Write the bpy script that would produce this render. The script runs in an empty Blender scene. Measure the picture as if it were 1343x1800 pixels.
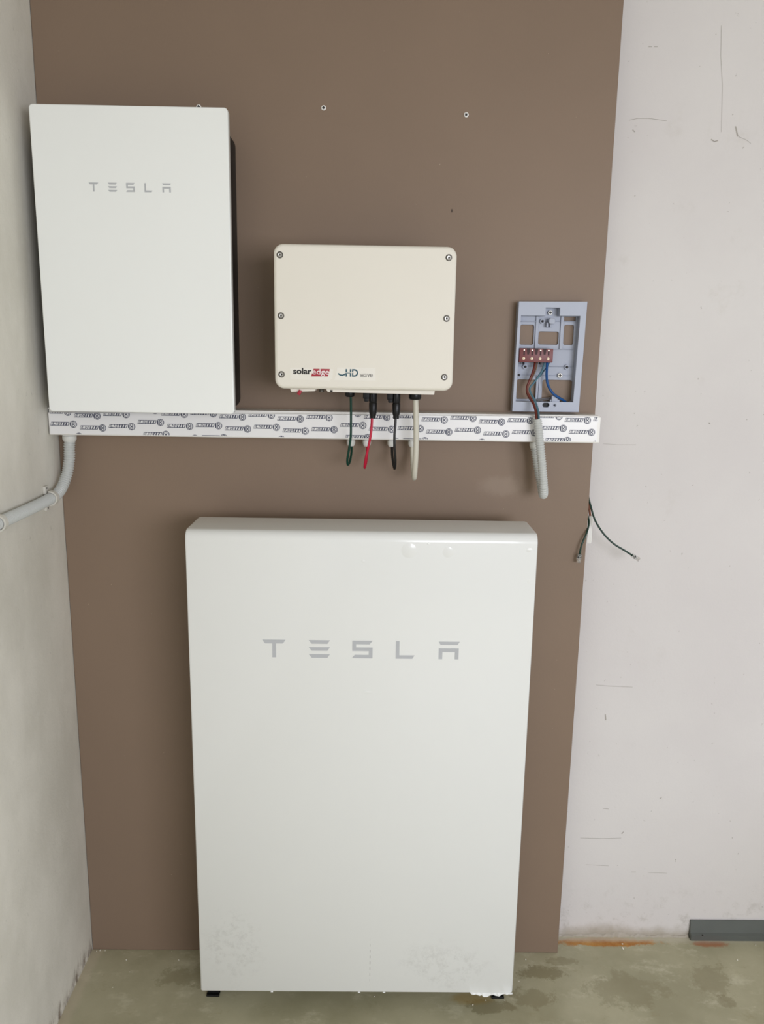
import bpy, bmesh, math, random
from mathutils import Vector, Matrix, Euler

S = bpy.context.scene
COL = S.collection
random.seed(7)

# ------------------------------------------------------------------ camera
CAMLOC = (0.73572, -1.85272, 1.58980)
cam_data = bpy.data.cameras.new('camera')
cam_data.sensor_fit = 'HORIZONTAL'
cam_data.sensor_width = 36.0
cam_data.lens = 37.3874
cam_data.clip_start = 0.05
cam = bpy.data.objects.new('camera', cam_data)
cam.matrix_world = Matrix(((0.999840, -0.013771, -0.011380, 0.735722), (-0.008367, 0.201865, -0.979378, -1.852722), (0.015785, 0.979316, 0.201718, 1.589799), (0.000000, 0.000000, 0.000000, 1.000000)))
COL.objects.link(cam)
S.camera = cam

# ------------------------------------------------------------------ world, lights, exposure
world = bpy.data.worlds.new('daylight')
S.world = world
world.use_nodes = True
wbg = world.node_tree.nodes['Background']
wbg.inputs[0].default_value = (0.95, 0.99, 1.085, 1)
wbg.inputs[1].default_value = 0.78


def area(name, loc, target, sx, sy, power, col):
    d = bpy.data.lights.new(name, 'AREA')
    d.shape = 'RECTANGLE'
    d.size, d.size_y, d.energy, d.color = sx, sy, power, col
    o = bpy.data.objects.new(name, d)
    o.location = loc
    o.rotation_euler = (Vector(target) - Vector(loc)).to_track_quat('-Z', 'Y').to_euler()
    COL.objects.link(o)
    return o


area('front_daylight', (2.25, -3.6, 1.6), (0.6, 0, 1.05), 1.8, 1.2, 64, (0.965, 0.98, 1.07))

vs = S.view_settings
vs.view_transform = 'Standard'
vs.look = 'None'
vs.gamma = 1
vs.exposure = 0.07
vs.use_curve_mapping = False


# ------------------------------------------------------------------ materials
def lin(c):
    return tuple(((v / 255) / 12.92 if v / 255 <= 0.04045 else ((v / 255 + 0.055) / 1.055) ** 2.4) for v in c)


class NT:
    def __init__(self, name):
        self.m = bpy.data.materials.new(name)
        self.m.use_nodes = True
        self.t = self.m.node_tree
        self.b = self.t.nodes['Principled BSDF']
        self.co = self.new('ShaderNodeTexCoord').outputs['Object']

    def new(self, kind, **kw):
        n = self.t.nodes.new(kind)
        for k, v in kw.items():
            setattr(n, k, v)
        return n

    def put(self, sock, v):
        if hasattr(v, 'is_output'):
            self.t.links.new(v, sock)
        else:
            sock.default_value = v

    def math(self, op, a, b=0.0, c=0.0, clamp=False):
        n = self.new('ShaderNodeMath', operation=op)
        n.use_clamp = clamp
        for i, v in enumerate((a, b, c)):
            self.put(n.inputs[i], v)
        return n.outputs[0]

    def mapping(self, scale=(1, 1, 1), loc=(0, 0, 0), co=None):
        n = self.new('ShaderNodeMapping')
        self.put(n.inputs[0], co or self.co)
        n.inputs['Scale'].default_value = scale
        n.inputs['Location'].default_value = loc
        return n.outputs[0]

    def noise(self, scale, detail=4, rough=0.55, stretch=(1, 1, 1), loc=(0, 0, 0)):
        n = self.new('ShaderNodeTexNoise')
        self.put(n.inputs['Vector'], self.mapping(stretch, loc))
        n.inputs['Scale'].default_value = scale
        n.inputs['Detail'].default_value = detail
        n.inputs['Roughness'].default_value = rough
        return n.outputs[0]

    def ramp(self, v, a, b, out0=0.0, out1=1.0, smooth=True):
        n = self.new('ShaderNodeMapRange')
        n.interpolation_type = 'SMOOTHSTEP' if smooth else 'LINEAR'
        self.put(n.inputs[0], v)
        for i, q in enumerate((a, b, out0, out1)):
            self.put(n.inputs[i + 1], q)
        return n.outputs[0]

    def mix(self, f, a, b, blend='MIX'):
        n = self.new('ShaderNodeMix', data_type='RGBA', blend_type=blend)
        self.put(n.inputs[0], f)
        for s, v in ((n.inputs[6], a), (n.inputs[7], b)):
            self.put(s, (*v, 1) if isinstance(v, tuple) and len(v) == 3 else v)
        return n.outputs[2]

    def xyz(self):
        n = self.new('ShaderNodeSeparateXYZ')
        self.put(n.inputs[0], self.co)
        return n.outputs

    def blob(self, u, v, cu, cv, ru, rv, wob, amt=0.5, soft=0.35):
        """a stain of its own shape: ellipse whose edge is broken by noise"""
        a = self.math('DIVIDE', self.math('SUBTRACT', u, cu), ru)
        b = self.math('DIVIDE', self.math('SUBTRACT', v, cv), rv)
        d = self.math('SQRT', self.math('ADD', self.math('MULTIPLY', a, a), self.math('MULTIPLY', b, b)))
        d = self.math('ADD', d, self.math('MULTIPLY', self.math('SUBTRACT', wob, 0.5), amt * 4))
        return self.ramp(d, 1 + soft, 1 - soft)

    def bump(self, h, strength=0.2, dist=0.002):
        n = self.new('ShaderNodeBump')
        n.inputs['Strength'].default_value = strength
        n.inputs['Distance'].default_value = dist
        self.put(n.inputs['Height'], h)
        self.t.links.new(n.outputs[0], self.b.inputs['Normal'])

    def done(self, col, rough=0.5, metal=0.0, spec=0.5):
        self.put(self.b.inputs['Base Color'], (*col, 1) if isinstance(col, tuple) and len(col) == 3 else col)
        self.put(self.b.inputs['Roughness'], rough)
        self.put(self.b.inputs['Metallic'], metal)
        self.b.inputs['Specular IOR Level'].default_value = spec
        return self.m


def plain(name, rgb, rough=0.5, metal=0.0, var=0.04, scale=25.0, spec=0.5, bump=0.0):
    n = NT(name)
    c = lin(rgb)
    f = n.noise(scale, 3)
    lo = tuple(v * (1 - var) for v in c)
    hi = tuple(min(1, v * (1 + var)) for v in c)
    col = n.mix(f, lo, hi)
    if bump:
        n.bump(n.noise(scale * 12, 3), bump, 0.001)
    return n.done(col, rough, metal, spec)


def mat_white_wall():
    n = NT('white_plaster')
    x, y, z = n.xyz()
    base = n.mix(n.ramp(n.noise(1.6, 5), 0.3, 0.7), lin((215, 210, 207)), lin((222, 218, 214)))
    base = n.mix(n.math('MULTIPLY', n.ramp(n.noise(9, 6, 0.7), 0.6, 0.82), 0.35), base, lin((196, 190, 180)))
    specks = n.ramp(n.noise(95, 2, 0.5), 0.74, 0.79)
    base = n.mix(n.math('MULTIPLY', specks, 0.5), base, lin((150, 143, 132)))
    # grime and broken edge where the plaster meets the floor
    foot = n.ramp(n.math('ADD', z, n.math('MULTIPLY', n.noise(14, 5, 0.65), 0.06)), 0.075, 0.03)
    base = n.mix(n.math('MULTIPLY', foot, 0.75), base, lin((158, 148, 128)))
    dirt = n.math('MULTIPLY', n.ramp(z, 0.22, 0.0), n.ramp(n.noise(26, 5, 0.7), 0.52, 0.75))
    base = n.mix(n.math('MULTIPLY', dirt, 0.5), base, lin((168, 162, 150)))
    n.bump(n.math('ADD', n.noise(18, 6, 0.6), n.noise(160, 3)), 0.16, 0.002)
    return n.done(base, 0.72, 0, 0.3)


def mat_grey_wall():
    n = NT('grey_cement_render')
    x, y, z = n.xyz()
    base = n.mix(n.ramp(n.noise(4, 6, 0.62, (1, 1, 0.6)), 0.32, 0.7), lin((212, 208, 195)), lin((231, 227, 215)))
    base = n.mix(n.math('MULTIPLY', n.ramp(n.noise(38, 4, 0.6, (1, 1, 0.45)), 0.55, 0.8), 0.4), base, lin((228, 225, 216)))
    base = n.mix(n.math('MULTIPLY', n.ramp(n.noise(60, 3, 0.6, (1, 1, 0.6), (3, 1, 5)), 0.66, 0.76), 0.3), base, lin((160, 156, 144)))
    foot = n.ramp(n.math('ADD', z, n.math('MULTIPLY', n.noise(22, 5, 0.7, (1, 1, 0.5)), 0.12)), 0.12, 0.06)
    streak = n.ramp(n.noise(30, 5, 0.7, (1, 1, 0.35)), 0.42, 0.62)
    base = n.mix(n.math('MULTIPLY', n.math('MULTIPLY', foot, streak), 0.9), base, lin((112, 94, 76)))
    n.bump(n.math('ADD', n.noise(30, 6, 0.65), n.math('MULTIPLY', n.noise(170, 3), 0.6)), 0.3, 0.002)
    return n.done(base, 0.85, 0, 0.2)


def mat_floor():
    n = NT('worn_painted_concrete')
    x, y, z = n.xyz()
    wob = n.noise(24, 8, 0.75)
    wob2 = n.noise(20, 9, 0.8)
    base = n.mix(n.ramp(n.noise(3.2, 6, 0.6), 0.32, 0.68), lin((160, 155, 126)), lin((186, 181, 152)))
    base = n.mix(n.math('MULTIPLY', n.ramp(n.noise(9, 6, 0.7, (1, 1.6, 1), (2, 7, 0)), 0.52, 0.7), 0.55), base, lin((216, 212, 186)))
    base = n.mix(n.math('MULTIPLY', n.ramp(n.noise(13, 7, 0.75, (1, 1, 1), (5, 2, 0)), 0.56, 0.72), 0.5), base, lin((154, 143, 108)))
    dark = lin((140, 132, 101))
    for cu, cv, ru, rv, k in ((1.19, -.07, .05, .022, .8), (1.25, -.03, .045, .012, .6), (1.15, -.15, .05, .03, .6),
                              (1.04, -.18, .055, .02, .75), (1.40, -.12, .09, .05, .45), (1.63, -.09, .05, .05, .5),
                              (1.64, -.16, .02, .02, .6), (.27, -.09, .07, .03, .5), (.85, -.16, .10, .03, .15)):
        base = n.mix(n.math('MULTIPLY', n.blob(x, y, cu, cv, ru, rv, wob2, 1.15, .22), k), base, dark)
    # brown rusty strip along the wall and a smaller reddish one under the metal profile
    rust = n.blob(x, y, 1.385, .042, .145, .0165, wob, .55, .2)
    base = n.mix(n.math('MULTIPLY', rust, .95), base, n.mix(n.ramp(wob2, .35, .65), lin((172, 108, 40)), lin((196, 142, 66))))
    rust2 = n.blob(x, y, 1.680, .038, .045, .0125, wob, .45, .25)
    base = n.mix(n.math('MULTIPLY', rust2, .85), base, lin((172, 114, 78)))
    amber = n.blob(x, y, 1.0, -.155, .05, .018, wob, .3, .4)
    base = n.mix(n.math('MULTIPLY', amber, .6), base, lin((164, 136, 74)))
    pale = n.math('MULTIPLY', n.ramp(n.math('ADD', y, n.math('MULTIPLY', wob2, .02)), .045, .066), .7)
    base = n.mix(pale, base, lin((206, 200, 182)))
    seam = n.math('MULTIPLY', n.ramp(n.math('SUBTRACT', x, n.math('MULTIPLY', wob, .03)), .022, .0), .5)
    base = n.mix(seam, base, lin((206, 194, 170)))
    n.bump(n.math('ADD', n.noise(22, 6, .6), n.math('MULTIPLY', n.noise(130, 3), .5)), .18, .002)
    return n.done(base, n.ramp(n.noise(6, 4), .3, .7, .32, .55), 0, .45)


def mat_board():
    n = NT('brown_laminate')
    x, y, z = n.xyz()
    c = lin((137, 117, 99))
    base = n.mix(n.ramp(n.noise(1.4, 4), .3, .7), tuple(v * .95 for v in c), tuple(v * 1.04 for v in c))
    base = n.mix(n.math('MULTIPLY', n.noise(420, 2, .5, (1, 1, .25)), .10), base, lin((96, 82, 70)))
    base = n.mix(n.math('MULTIPLY', n.ramp(n.noise(120, 2, .4), .775, .80), .6), base, lin((190, 172, 152)))
    hole = n.blob(x, z, .276, 1.891, .0022, .0036, n.noise(200, 2), .05, .3)
    base = n.mix(n.math('MULTIPLY', hole, .85), base, lin((62, 48, 38)))
    scuff = n.blob(x, z, .415, 1.275, .05, .022, n.noise(45, 5, .7), .35, .5)
    base = n.mix(n.math('MULTIPLY', scuff, .22), base, lin((178, 162, 145)))
    n.bump(n.noise(500, 2), .05, .0005)
    return n.done(base, .5, 0, .3)


def mat_gloss_white(name, rgb, film=False, rough=.16):
    n = NT(name)
    x, y, z = n.xyz()
    c = lin(rgb)
    base = n.mix(n.noise(2.5, 3), tuple(v * .985 for v in c), c)
    if film:
        grime = n.math('MAXIMUM', n.blob(x, z, -.293, .20, .06, .08, n.noise(24, 6, .75), .55, .5),
                       n.blob(x, z, .215, .15, .09, .05, n.noise(24, 6, .75), .6, .5))
        grime = n.math('MULTIPLY', grime, n.ramp(n.noise(55, 5, .75), .44, .66))
        base = n.mix(n.math('MULTIPLY', grime, .2), base, lin((160, 157, 150)))
        # dashed pale crease line low on the film
        line = n.blob(x, z, .0305, .16, .0011, .055, n.noise(40, 3), .02, .3)
        line = n.math('MULTIPLY', line, n.ramp(n.math('FRACT', n.math('MULTIPLY', z, 62)), .45, .6))
        base = n.mix(n.math('MULTIPLY', line, .45), base, lin((150, 150, 146)))
        n.bump(n.noise(4, 3, .5), .10, .006)
    return n.done(base, rough, 0, .5)


M = {}
M['wall'] = mat_white_wall()
M['render'] = mat_grey_wall()
M['floor'] = mat_floor()
M['board'] = mat_board()
M['glass_white'] = mat_gloss_white('white_back_painted_glass', (246, 248, 244), rough=.1)
M['battery'] = mat_gloss_white('white_filmed_enamel', (234, 235, 231), True)
M['inverter'] = plain('cream_powder_coat', (232, 227, 214), .5, var=.015, scale=6)
M['inverter_low'] = plain('cream_plastic', (236, 231, 220), .5, var=.02)
M['black'] = plain('black_plastic', (15, 15, 16), .5, spec=.3)
M['black_gloss'] = plain('black_gloss_plastic', (11, 11, 12), .35, spec=.35)
M['silver'] = plain('silver_print', (186, 187, 188), .3, .25, var=.03)
M['letter'] = plain('grey_print', (186, 188, 190), .35, 0, var=.03)
M['steel'] = plain('zinc_steel', (205, 203, 198), .3, .8)
M['zinc'] = plain('pale_zinc', (244, 242, 236), .4, .0)
M['dark_steel'] = plain('dark_steel', (84, 80, 72), .4, .5)
M['socket'] = plain('screw_recess', (34, 31, 28), .7)
M['film'] = plain('printed_film_white', (236, 235, 234), .3, var=.015, scale=14)
M['trunk'] = plain('white_pvc', (236, 234, 228), .38, var=.015)
M['ink'] = plain('navy_ink', (78, 81, 98), .5)
M['ink_mid'] = plain('pale_grey_ink', (168, 169, 176), .5)
M['paper'] = plain('sticker_white', (236, 232, 221), .38, var=.01)
M['txt_black'] = plain('black_ink', (26, 25, 24), .5)
M['txt_red'] = plain('dark_red_ink', (166, 28, 48), .45)
M['txt_white'] = plain('white_ink', (244, 234, 232), .45)
M['txt_teal'] = plain('teal_ink', (22, 78, 92), .45)
M['txt_grey'] = plain('grey_ink', (92, 90, 88), .5)
M['meter'] = plain('blue_grey_plastic', (172, 178, 192), .45, var=.03, scale=18, bump=.04)
M['meter_in'] = plain('blue_grey_plastic_inner', (170, 176, 190), .5, var=.03, scale=18)
M['block'] = plain('maroon_plastic', (112, 42, 40), .42, var=.06)
M['block_dark'] = plain('maroon_recess', (52, 16, 16), .6)
M['brass'] = plain('brass_screw', (246, 226, 198), .3, .35)
M['w_green'] = plain('green_sheath', (6, 58, 44), .45, spec=.3)
M['w_dkgreen'] = plain('dark_green_sheath', (14, 52, 40), .4)
M['w_red'] = plain('red_sheath', (190, 20, 56), .35)
M['w_black'] = plain('black_sheath', (20, 18, 18), .35)
M['w_beige'] = plain('beige_sheath', (206, 202, 186), .45)
M['w_brown'] = plain('brown_sheath', (104, 44, 34), .4)
M['w_olive'] = plain('olive_brown_sheath', (116, 88, 62), .4)
M['w_tan'] = plain('tan_brown_sheath', (146, 92, 66), .45)
M['w_teal'] = plain('grey_teal_sheath', (84, 118, 132), .45, spec=.3)
M['w_blue'] = plain('blue_sheath', (24, 78, 138), .45, spec=.3)
M['w_grey'] = plain('grey_sheath', (112, 110, 112), .45)
M['conduit'] = plain('grey_pvc_conduit', (196, 198, 194), .32, var=.02)
M['gland'] = plain('pale_grey_nylon', (216, 216, 210), .45, var=.02)
M['clip'] = plain('clip_plastic', (214, 211, 200), .5)
M['profile'] = plain('dark_grey_galvanised', (100, 104, 100), .5, .3, var=.12, scale=12)
M['crack'] = plain('hairline_crack_grey', (172, 166, 158), .9)  # grey of the cracks and scratches in the plaster
M['crumb'] = plain('plaster_crumb', (226, 222, 208), .9)
M['wood'] = plain('raw_pine', (178, 146, 104), .7, var=.1)
M['ceiling'] = plain('ceiling_plaster', (200, 197, 190), .9, var=.03, scale=3)
M['tear'] = plain('torn_film', (234, 235, 231), .4)


def mat_clear():
    n = NT('clear_polycarbonate')
    n.b.inputs['Transmission Weight'].default_value = .82
    n.b.inputs['IOR'].default_value = 1.45
    return n.done(lin((240, 240, 238)), .12)


M['clear'] = mat_clear()


# ------------------------------------------------------------------ object helpers
def tag(o, label=None, cat=None, group=None, kind=None):
    for k, v in (('label', label), ('category', cat), ('group', group), ('kind', kind)):
        if v:
            o[k] = v
    return o


def empty(name, loc, label, cat, group=None):
    o = bpy.data.objects.new(name, None)
    o.empty_display_size = .02
    o.location = loc
    COL.objects.link(o)
    tag(o, label, cat, group)
    return o


def link(name, me, m, parent=None, smooth=False, label=None):
    """mesh is given in world coordinates; its origin stays at the parent's base"""
    o = bpy.data.objects.new(name, me)
    if m is not None:
        me.materials.clear()
        me.materials.append(m)
    COL.objects.link(o)
    if parent is not None:
        root = parent
        off = Vector((0, 0, 0))
        while root is not None:
            off += root.location
            root = root.parent
        me.transform(Matrix.Translation(-off))
        o.parent = parent
    if smooth:
        me.polygons.foreach_set('use_smooth', [True] * len(me.polygons))
        try:
            me.set_sharp_from_angle(angle=math.radians(38))
        except Exception:
            pass
    me.update()
    if label:
        o['label'] = label
    return o


def bm_mesh(bm, name):
    bmesh.ops.recalc_face_normals(bm, faces=bm.faces[:])
    me = bpy.data.meshes.new(name)
    bm.to_mesh(me)
    bm.free()
    return me


def add_box(bm, x0, x1, y0, y1, z0, z1, bev=0.0, seg=2):
    vs_ = [bm.verts.new((x, y, z)) for x in (x0, x1) for y in (y0, y1) for z in (z0, z1)]
    fs = [bm.faces.new([vs_[i] for i in q]) for q in
          ((0, 1, 3, 2), (4, 6, 7, 5), (0, 4, 5, 1), (2, 3, 7, 6), (0, 2, 6, 4), (1, 5, 7, 3))]
    if bev:
        es = list({e for f in fs for e in f.edges})
        bmesh.ops.bevel(bm, geom=es, offset=bev, segments=seg, profile=.6, affect='EDGES')


def box(name, x0, x1, y0, y1, z0, z1, m, parent=None, bev=0.0, seg=2, label=None):
    bm = bmesh.new()
    add_box(bm, min(x0, x1), max(x0, x1), min(y0, y1), max(y0, y1), min(z0, z1), max(z0, z1), bev, seg)
    return link(name, bm_mesh(bm, name), m, parent, bool(bev), label)


def rrect(x0, z0, x1, z1, r, n=5):
    pts = []
    for cx, cz, a0 in ((x1 - r, z1 - r, 0), (x0 + r, z1 - r, 90), (x0 + r, z0 + r, 180), (x1 - r, z0 + r, 270)):
        for i in range(n + 1):
            a = math.radians(a0 + 90 * i / n)
            pts.append((cx + r * math.cos(a), cz + r * math.sin(a)))
    return pts


def circ(cx, cz, r, n=20):
    return [(cx + r * math.cos(2 * math.pi * i / n), cz + r * math.sin(2 * math.pi * i / n)) for i in range(n)]


def curve_mesh(cu):
    o = bpy.data.objects.new('tmp', cu)
    COL.objects.link(o)
    dg = bpy.context.evaluated_depsgraph_get()
    me = bpy.data.meshes.new_from_object(o.evaluated_get(dg))
    bpy.data.objects.remove(o)
    bpy.data.curves.remove(cu)
    return me


def plate_mesh(loops, yf, yb, bev=0.0, bres=2):
    """flat plate in the x-z plane (first loop outer, the others holes), front at yf, back at yb"""
    cu = bpy.data.curves.new('plate', 'CURVE')
    cu.dimensions = '2D'
    cu.fill_mode = 'BOTH'
    half = abs(yb - yf) / 2
    cu.extrude = max(half - bev, 1e-5)
    cu.bevel_depth = bev
    cu.bevel_resolution = bres
    cu.offset = -bev
    for L in loops:
        sp = cu.splines.new('POLY')
        sp.points.add(len(L) - 1)
        for p, (x, z) in zip(sp.points, L):
            p.co = (x, z, 0, 1)
        sp.use_cyclic_u = True
    me = curve_mesh(cu)
    me.transform(Matrix.Translation((0, (yf + yb) / 2, 0)) @ Matrix.Rotation(math.pi / 2, 4, 'X'))
    return me


def plate(name, loops, yf, yb, m, parent=None, bev=0.0, smooth=True, label=None):
    return link(name, plate_mesh(loops, yf, yb, bev), m, parent, smooth, label)


def lathe(bm, prof, centre, axis='z', n=24):
    """prof: list of (radius, height) turned about an axis through centre"""
    rings = []
    for r, h in prof:
        ring = []
        for i in range(n):
            a = 2 * math.pi * i / n
            u, v = r * math.cos(a), r * math.sin(a)
            p = {'z': (u, v, h), 'y': (u, h, v), 'x': (h, u, v)}[axis]
            ring.append(bm.verts.new(Vector(centre) + Vector(p)))
        rings.append(ring)
    for a, b in zip(rings, rings[1:]):
        for i in range(n):
            bm.faces.new((a[i], a[(i + 1) % n], b[(i + 1) % n], b[i]))
    bm.faces.new(rings[0])
    bm.faces.new(rings[-1][::-1])


def turned(name, prof, centre, m, parent=None, axis='z', n=24, label=None):
    bm = bmesh.new()
    lathe(bm, prof, centre, axis, n)
    return link(name, bm_mesh(bm, name), m, parent, True, label)


def spline(pts, step=.004):
    P = [Vector(p) for p in pts]
    P = [P[0] * 2 - P[1]] + P + [P[-1] * 2 - P[-2]]
    out = []
    for i in range(1, len(P) - 2):
        a, b, c, d = P[i - 1:i + 3]
        k = max(2, int((c - b).length / .002))
        for j in range(k):
            t = j / k
            out.append(.5 * (2 * b + (c - a) * t + (2 * a - 5 * b + 4 * c - d) * t * t + (3 * b - a - 3 * c + d) * t ** 3))
    out.append(P[-2])
    res, acc = [out[0]], 0.0
    for a, b in zip(out, out[1:]):
        L = (b - a).length
        while acc + L >= step and L > 0:
            t = (step - acc) / L
            a = a.lerp(b, t)
            res.append(a)
            L = (b - a).length
            acc = 0.0
        acc += L
    if (res[-1] - out[-1]).length > step * .3:
        res.append(out[-1])
    return res


def tube_mesh(name, pts, r, n=10, step=.004, ribs=None):
    """swept tube along a smooth path; ribs=(pitch, depth) makes it corrugated"""
    if ribs:
        step = ribs[0] / 6
    P = spline(pts, step)
    bm = bmesh.new()
    t = (P[1] - P[0]).normalized()
    u = t.orthogonal().normalized()
    rings = []
    for i, p in enumerate(P):
        t = (P[min(i + 1, len(P) - 1)] - P[max(i - 1, 0)]).normalized()
        u = (u - t * u.dot(t)).normalized()
        v = t.cross(u)
        rr = r
        if ribs:
            rr = r - ribs[1] * (0, .12, .6, 1, .6, .12)[i % 6]
        rings.append([bm.verts.new(p + (u * math.cos(2 * math.pi * k / n) + v * math.sin(2 * math.pi * k / n)) * rr) for k in range(n)])
    for a, b in zip(rings, rings[1:]):
        for i in range(n):
            bm.faces.new((a[i], a[(i + 1) % n], b[(i + 1) % n], b[i]))
    bm.faces.new(rings[0])
    bm.faces.new(rings[-1][::-1])
    return bm_mesh(bm, name)


def tube(name, pts, r, m, parent=None, n=10, step=.004, ribs=None, label=None):
    o = link(name, tube_mesh(name, pts, r, n, step, ribs), m, parent, False, label)
    o.data.polygons.foreach_set('use_smooth', [True] * len(o.data.polygons))
    return o


def text_mesh(body, x0, x1, z0, z1, yf, bold=0.0, shear=0.0, thick=.0002):
    cu = bpy.data.curves.new('text', 'FONT')
    cu.body = body
    cu.size = 1
    cu.offset = bold
    cu.shear = shear
    cu.resolution_u = 4
    me = curve_mesh(cu)
    xs = [v.co.x for v in me.vertices]
    ys = [v.co.y for v in me.vertices]
    a, b, c, d = min(xs), max(xs), min(ys), max(ys)
    for v in me.vertices:
        v.co = (x0 + (v.co.x - a) / (b - a) * (x1 - x0), yf, z0 + (v.co.y - c) / (d - c) * (z1 - z0))
    return me


def flat(bm, pts, y):
    vs_ = [bm.verts.new((x, y, z)) for x, z in pts]
    bm.faces.new(vs_)


def frame_root(o, pivot, rot):
    """a small real tilt of a hung thing about the view-facing axis"""
    o.rotation_euler = rot


# ------------------------------------------------------------------ setting
GAP = .066          # the panel stands this far in front of the wall
box('floor', 0, 9.0, -9.0, GAP, -.12, 0, M['floor'])['kind'] = 'structure'
box('wall_back', -.15, 3.0, GAP, GAP + .15, -.12, 2.62, M['wall'])['kind'] = 'structure'
box('wall_left', -.15, 0, -3.85, GAP, -.12, 2.62, M['render'])['kind'] = 'structure'
box('ceiling', -.15, 3.0, -3.85, GAP + .15, 2.62, 2.74, M['ceiling'])['kind'] = 'structure'
# headers over the wide openings in front and on the right, where the daylight comes in
box('trim_1', 0, 3.0, -3.85, -3.7, 2.06, 2.62, M['ceiling'])['kind'] = 'structure'
box('trim_2', 2.85, 3.0, -3.7, GAP, 2.06, 2.62, M['ceiling'])['kind'] = 'structure'
# unseen block added on the right only to shade the foot of the wall
box('shade_block', 2.02, 2.45, -.42, GAP, 0, .46, M['render'])['kind'] = 'structure'
wall_back = bpy.data.objects['wall_back']


def strip(bm, pts, w, y):
    """thin dark hairline on the plaster"""
    for (a, b) in zip(pts, pts[1:]):
        d = Vector((b[0] - a[0], b[1] - a[1]))
        nrm = Vector((-d.y, d.x)).normalized() * w / 2
        flat(bm, [(a[0] + nrm.x, a[1] + nrm.y), (b[0] + nrm.x, b[1] + nrm.y), (b[0] - nrm.x, b[1] - nrm.y), (a[0] - nrm.x, a[1] - nrm.y)], y)


bm = bmesh.new()
cracks = [([(1.2989, 0.0655, 2.1012), (1.3191, 0.0655, 2.1051), (1.3421, 0.0655, 2.1055), (1.3835, 0.0655, 2.1015)], .0014),
          ([(1.4868, 0.0655, 2.2970), (1.4920, 0.0655, 2.2343), (1.5017, 0.0655, 2.1765), (1.5091, 0.0655, 2.0800)], .0011),
          ([(1.4875, 0.0655, 2.0641), (1.4957, 0.0655, 2.0594), (1.5032, 0.0655, 2.0620)], .0035),
          ([(1.5400, 0.0655, 2.0924), (1.5474, 0.0655, 2.0711)], .004),
          ([(1.5487, 0.0655, 2.0711), (1.5675, 0.0655, 2.0643), (1.5786, 0.0655, 2.0573)], .0012),
          ([(1.3201, 0.0655, 0.7451), (1.3529, 0.0655, 0.7423), (1.4152, 0.0655, 0.7399)], .0014),
          ([(1.3081, 0.0655, 0.3027), (1.3699, 0.0655, 0.3016), (1.4191, 0.0655, 0.3038)], .0014),
          ([(1.3290, 0.0655, 0.2217), (1.3914, 0.0655, 0.2188)], .0012),
          ([(1.3498, 0.0655, 0.6628), (1.3524, 0.0655, 0.6468)], .004),
          ([(1.4197, 0.0655, 0.3158), (1.4238, 0.0655, 0.3227)], .003),
          ([(1.5139, 0.0655, 0.4220), (1.5182, 0.0655, 0.4254)], .003),
          ([(1.4226, 0.0655, -0.2486), (1.4259, 0.0655, -0.2486)], .001),
          ([(1.2926, 0.0655, 1.3717), (1.3275, 0.0655, 1.3694), (1.3733, 0.0655, 1.3701)], .0011),
          ([(1.5457, 0.0655, 1.4266), (1.5487, 0.0655, 1.4239)], .004),
          ([(1.4552, 0.0655, 0.2002), (1.4676, 0.0655, 0.2003)], .0016), ([(1.5021, 0.0655, 0.1989), (1.5521, 0.0655, 0.1976)], .0012),
          ([(1.3634, 0.0655, 0.3917), (1.3788, 0.0655, 0.3902)], .002),
          ([(1.3299, 0.0655, 2.2519), (1.3374, 0.0655, 2.2520)], .002), ([(1.3425, 0.0655, 2.2521), (1.3500, 0.0655, 2.2523)], .002),
          ([(1.3082, 0.0655, 2.0812), (1.3137, 0.0655, 2.0765)], .003)]
for c, w in cracks:
    if c[0][2] > .02:
        strip(bm, [(p[0], p[2]) for p in c], w * .7, GAP - .0004)
o = link('hairline_crack', bm_mesh(bm, 'hairline_crack'), M['crack'], wall_back)
o['kind'] = 'stuff'

# broken plaster lip at the foot of the white wall: one ragged crust
bm = bmesh.new()
prev = None
x = 1.256
hgt = .008
while x < 1.63:
    hgt = min(.015, max(.003, hgt + random.uniform(-.0035, .0035)))
    d = random.uniform(.0015, .0045)
    cur = [bm.verts.new(v) for v in ((x, GAP, 0), (x, GAP - d - .002, 0), (x, GAP - d, hgt * .7), (x, GAP - .0004, hgt), (x, GAP, hgt))]
    if prev:
        for i in range(5):
            bm.faces.new((prev[i], cur[i], cur[(i + 1) % 5], prev[(i + 1) % 5]))
    else:
        bm.faces.new(cur)
    prev = cur
    x += random.uniform(.004, .011)
bm.faces.new(prev[::-1])
link('plaster_lip', bm_mesh(bm, 'plaster_lip'), M['wall'], wall_back)

# ------------------------------------------------------------------ brown mounting panel on battens
panel = empty('mounting_panel', (.625, 0, 0), 'tall brown laminate board standing on the floor behind all the devices', 'board')
box('board', .0012, 1.25, 0, .018, .0005, 2.5, M['board'], panel, .0008, 1)
for bx in (.05, .6, 1.14):
    box('batten', bx, bx + .05, .018, GAP, .002, 2.48, M['wood'], panel, .001, 1)


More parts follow.
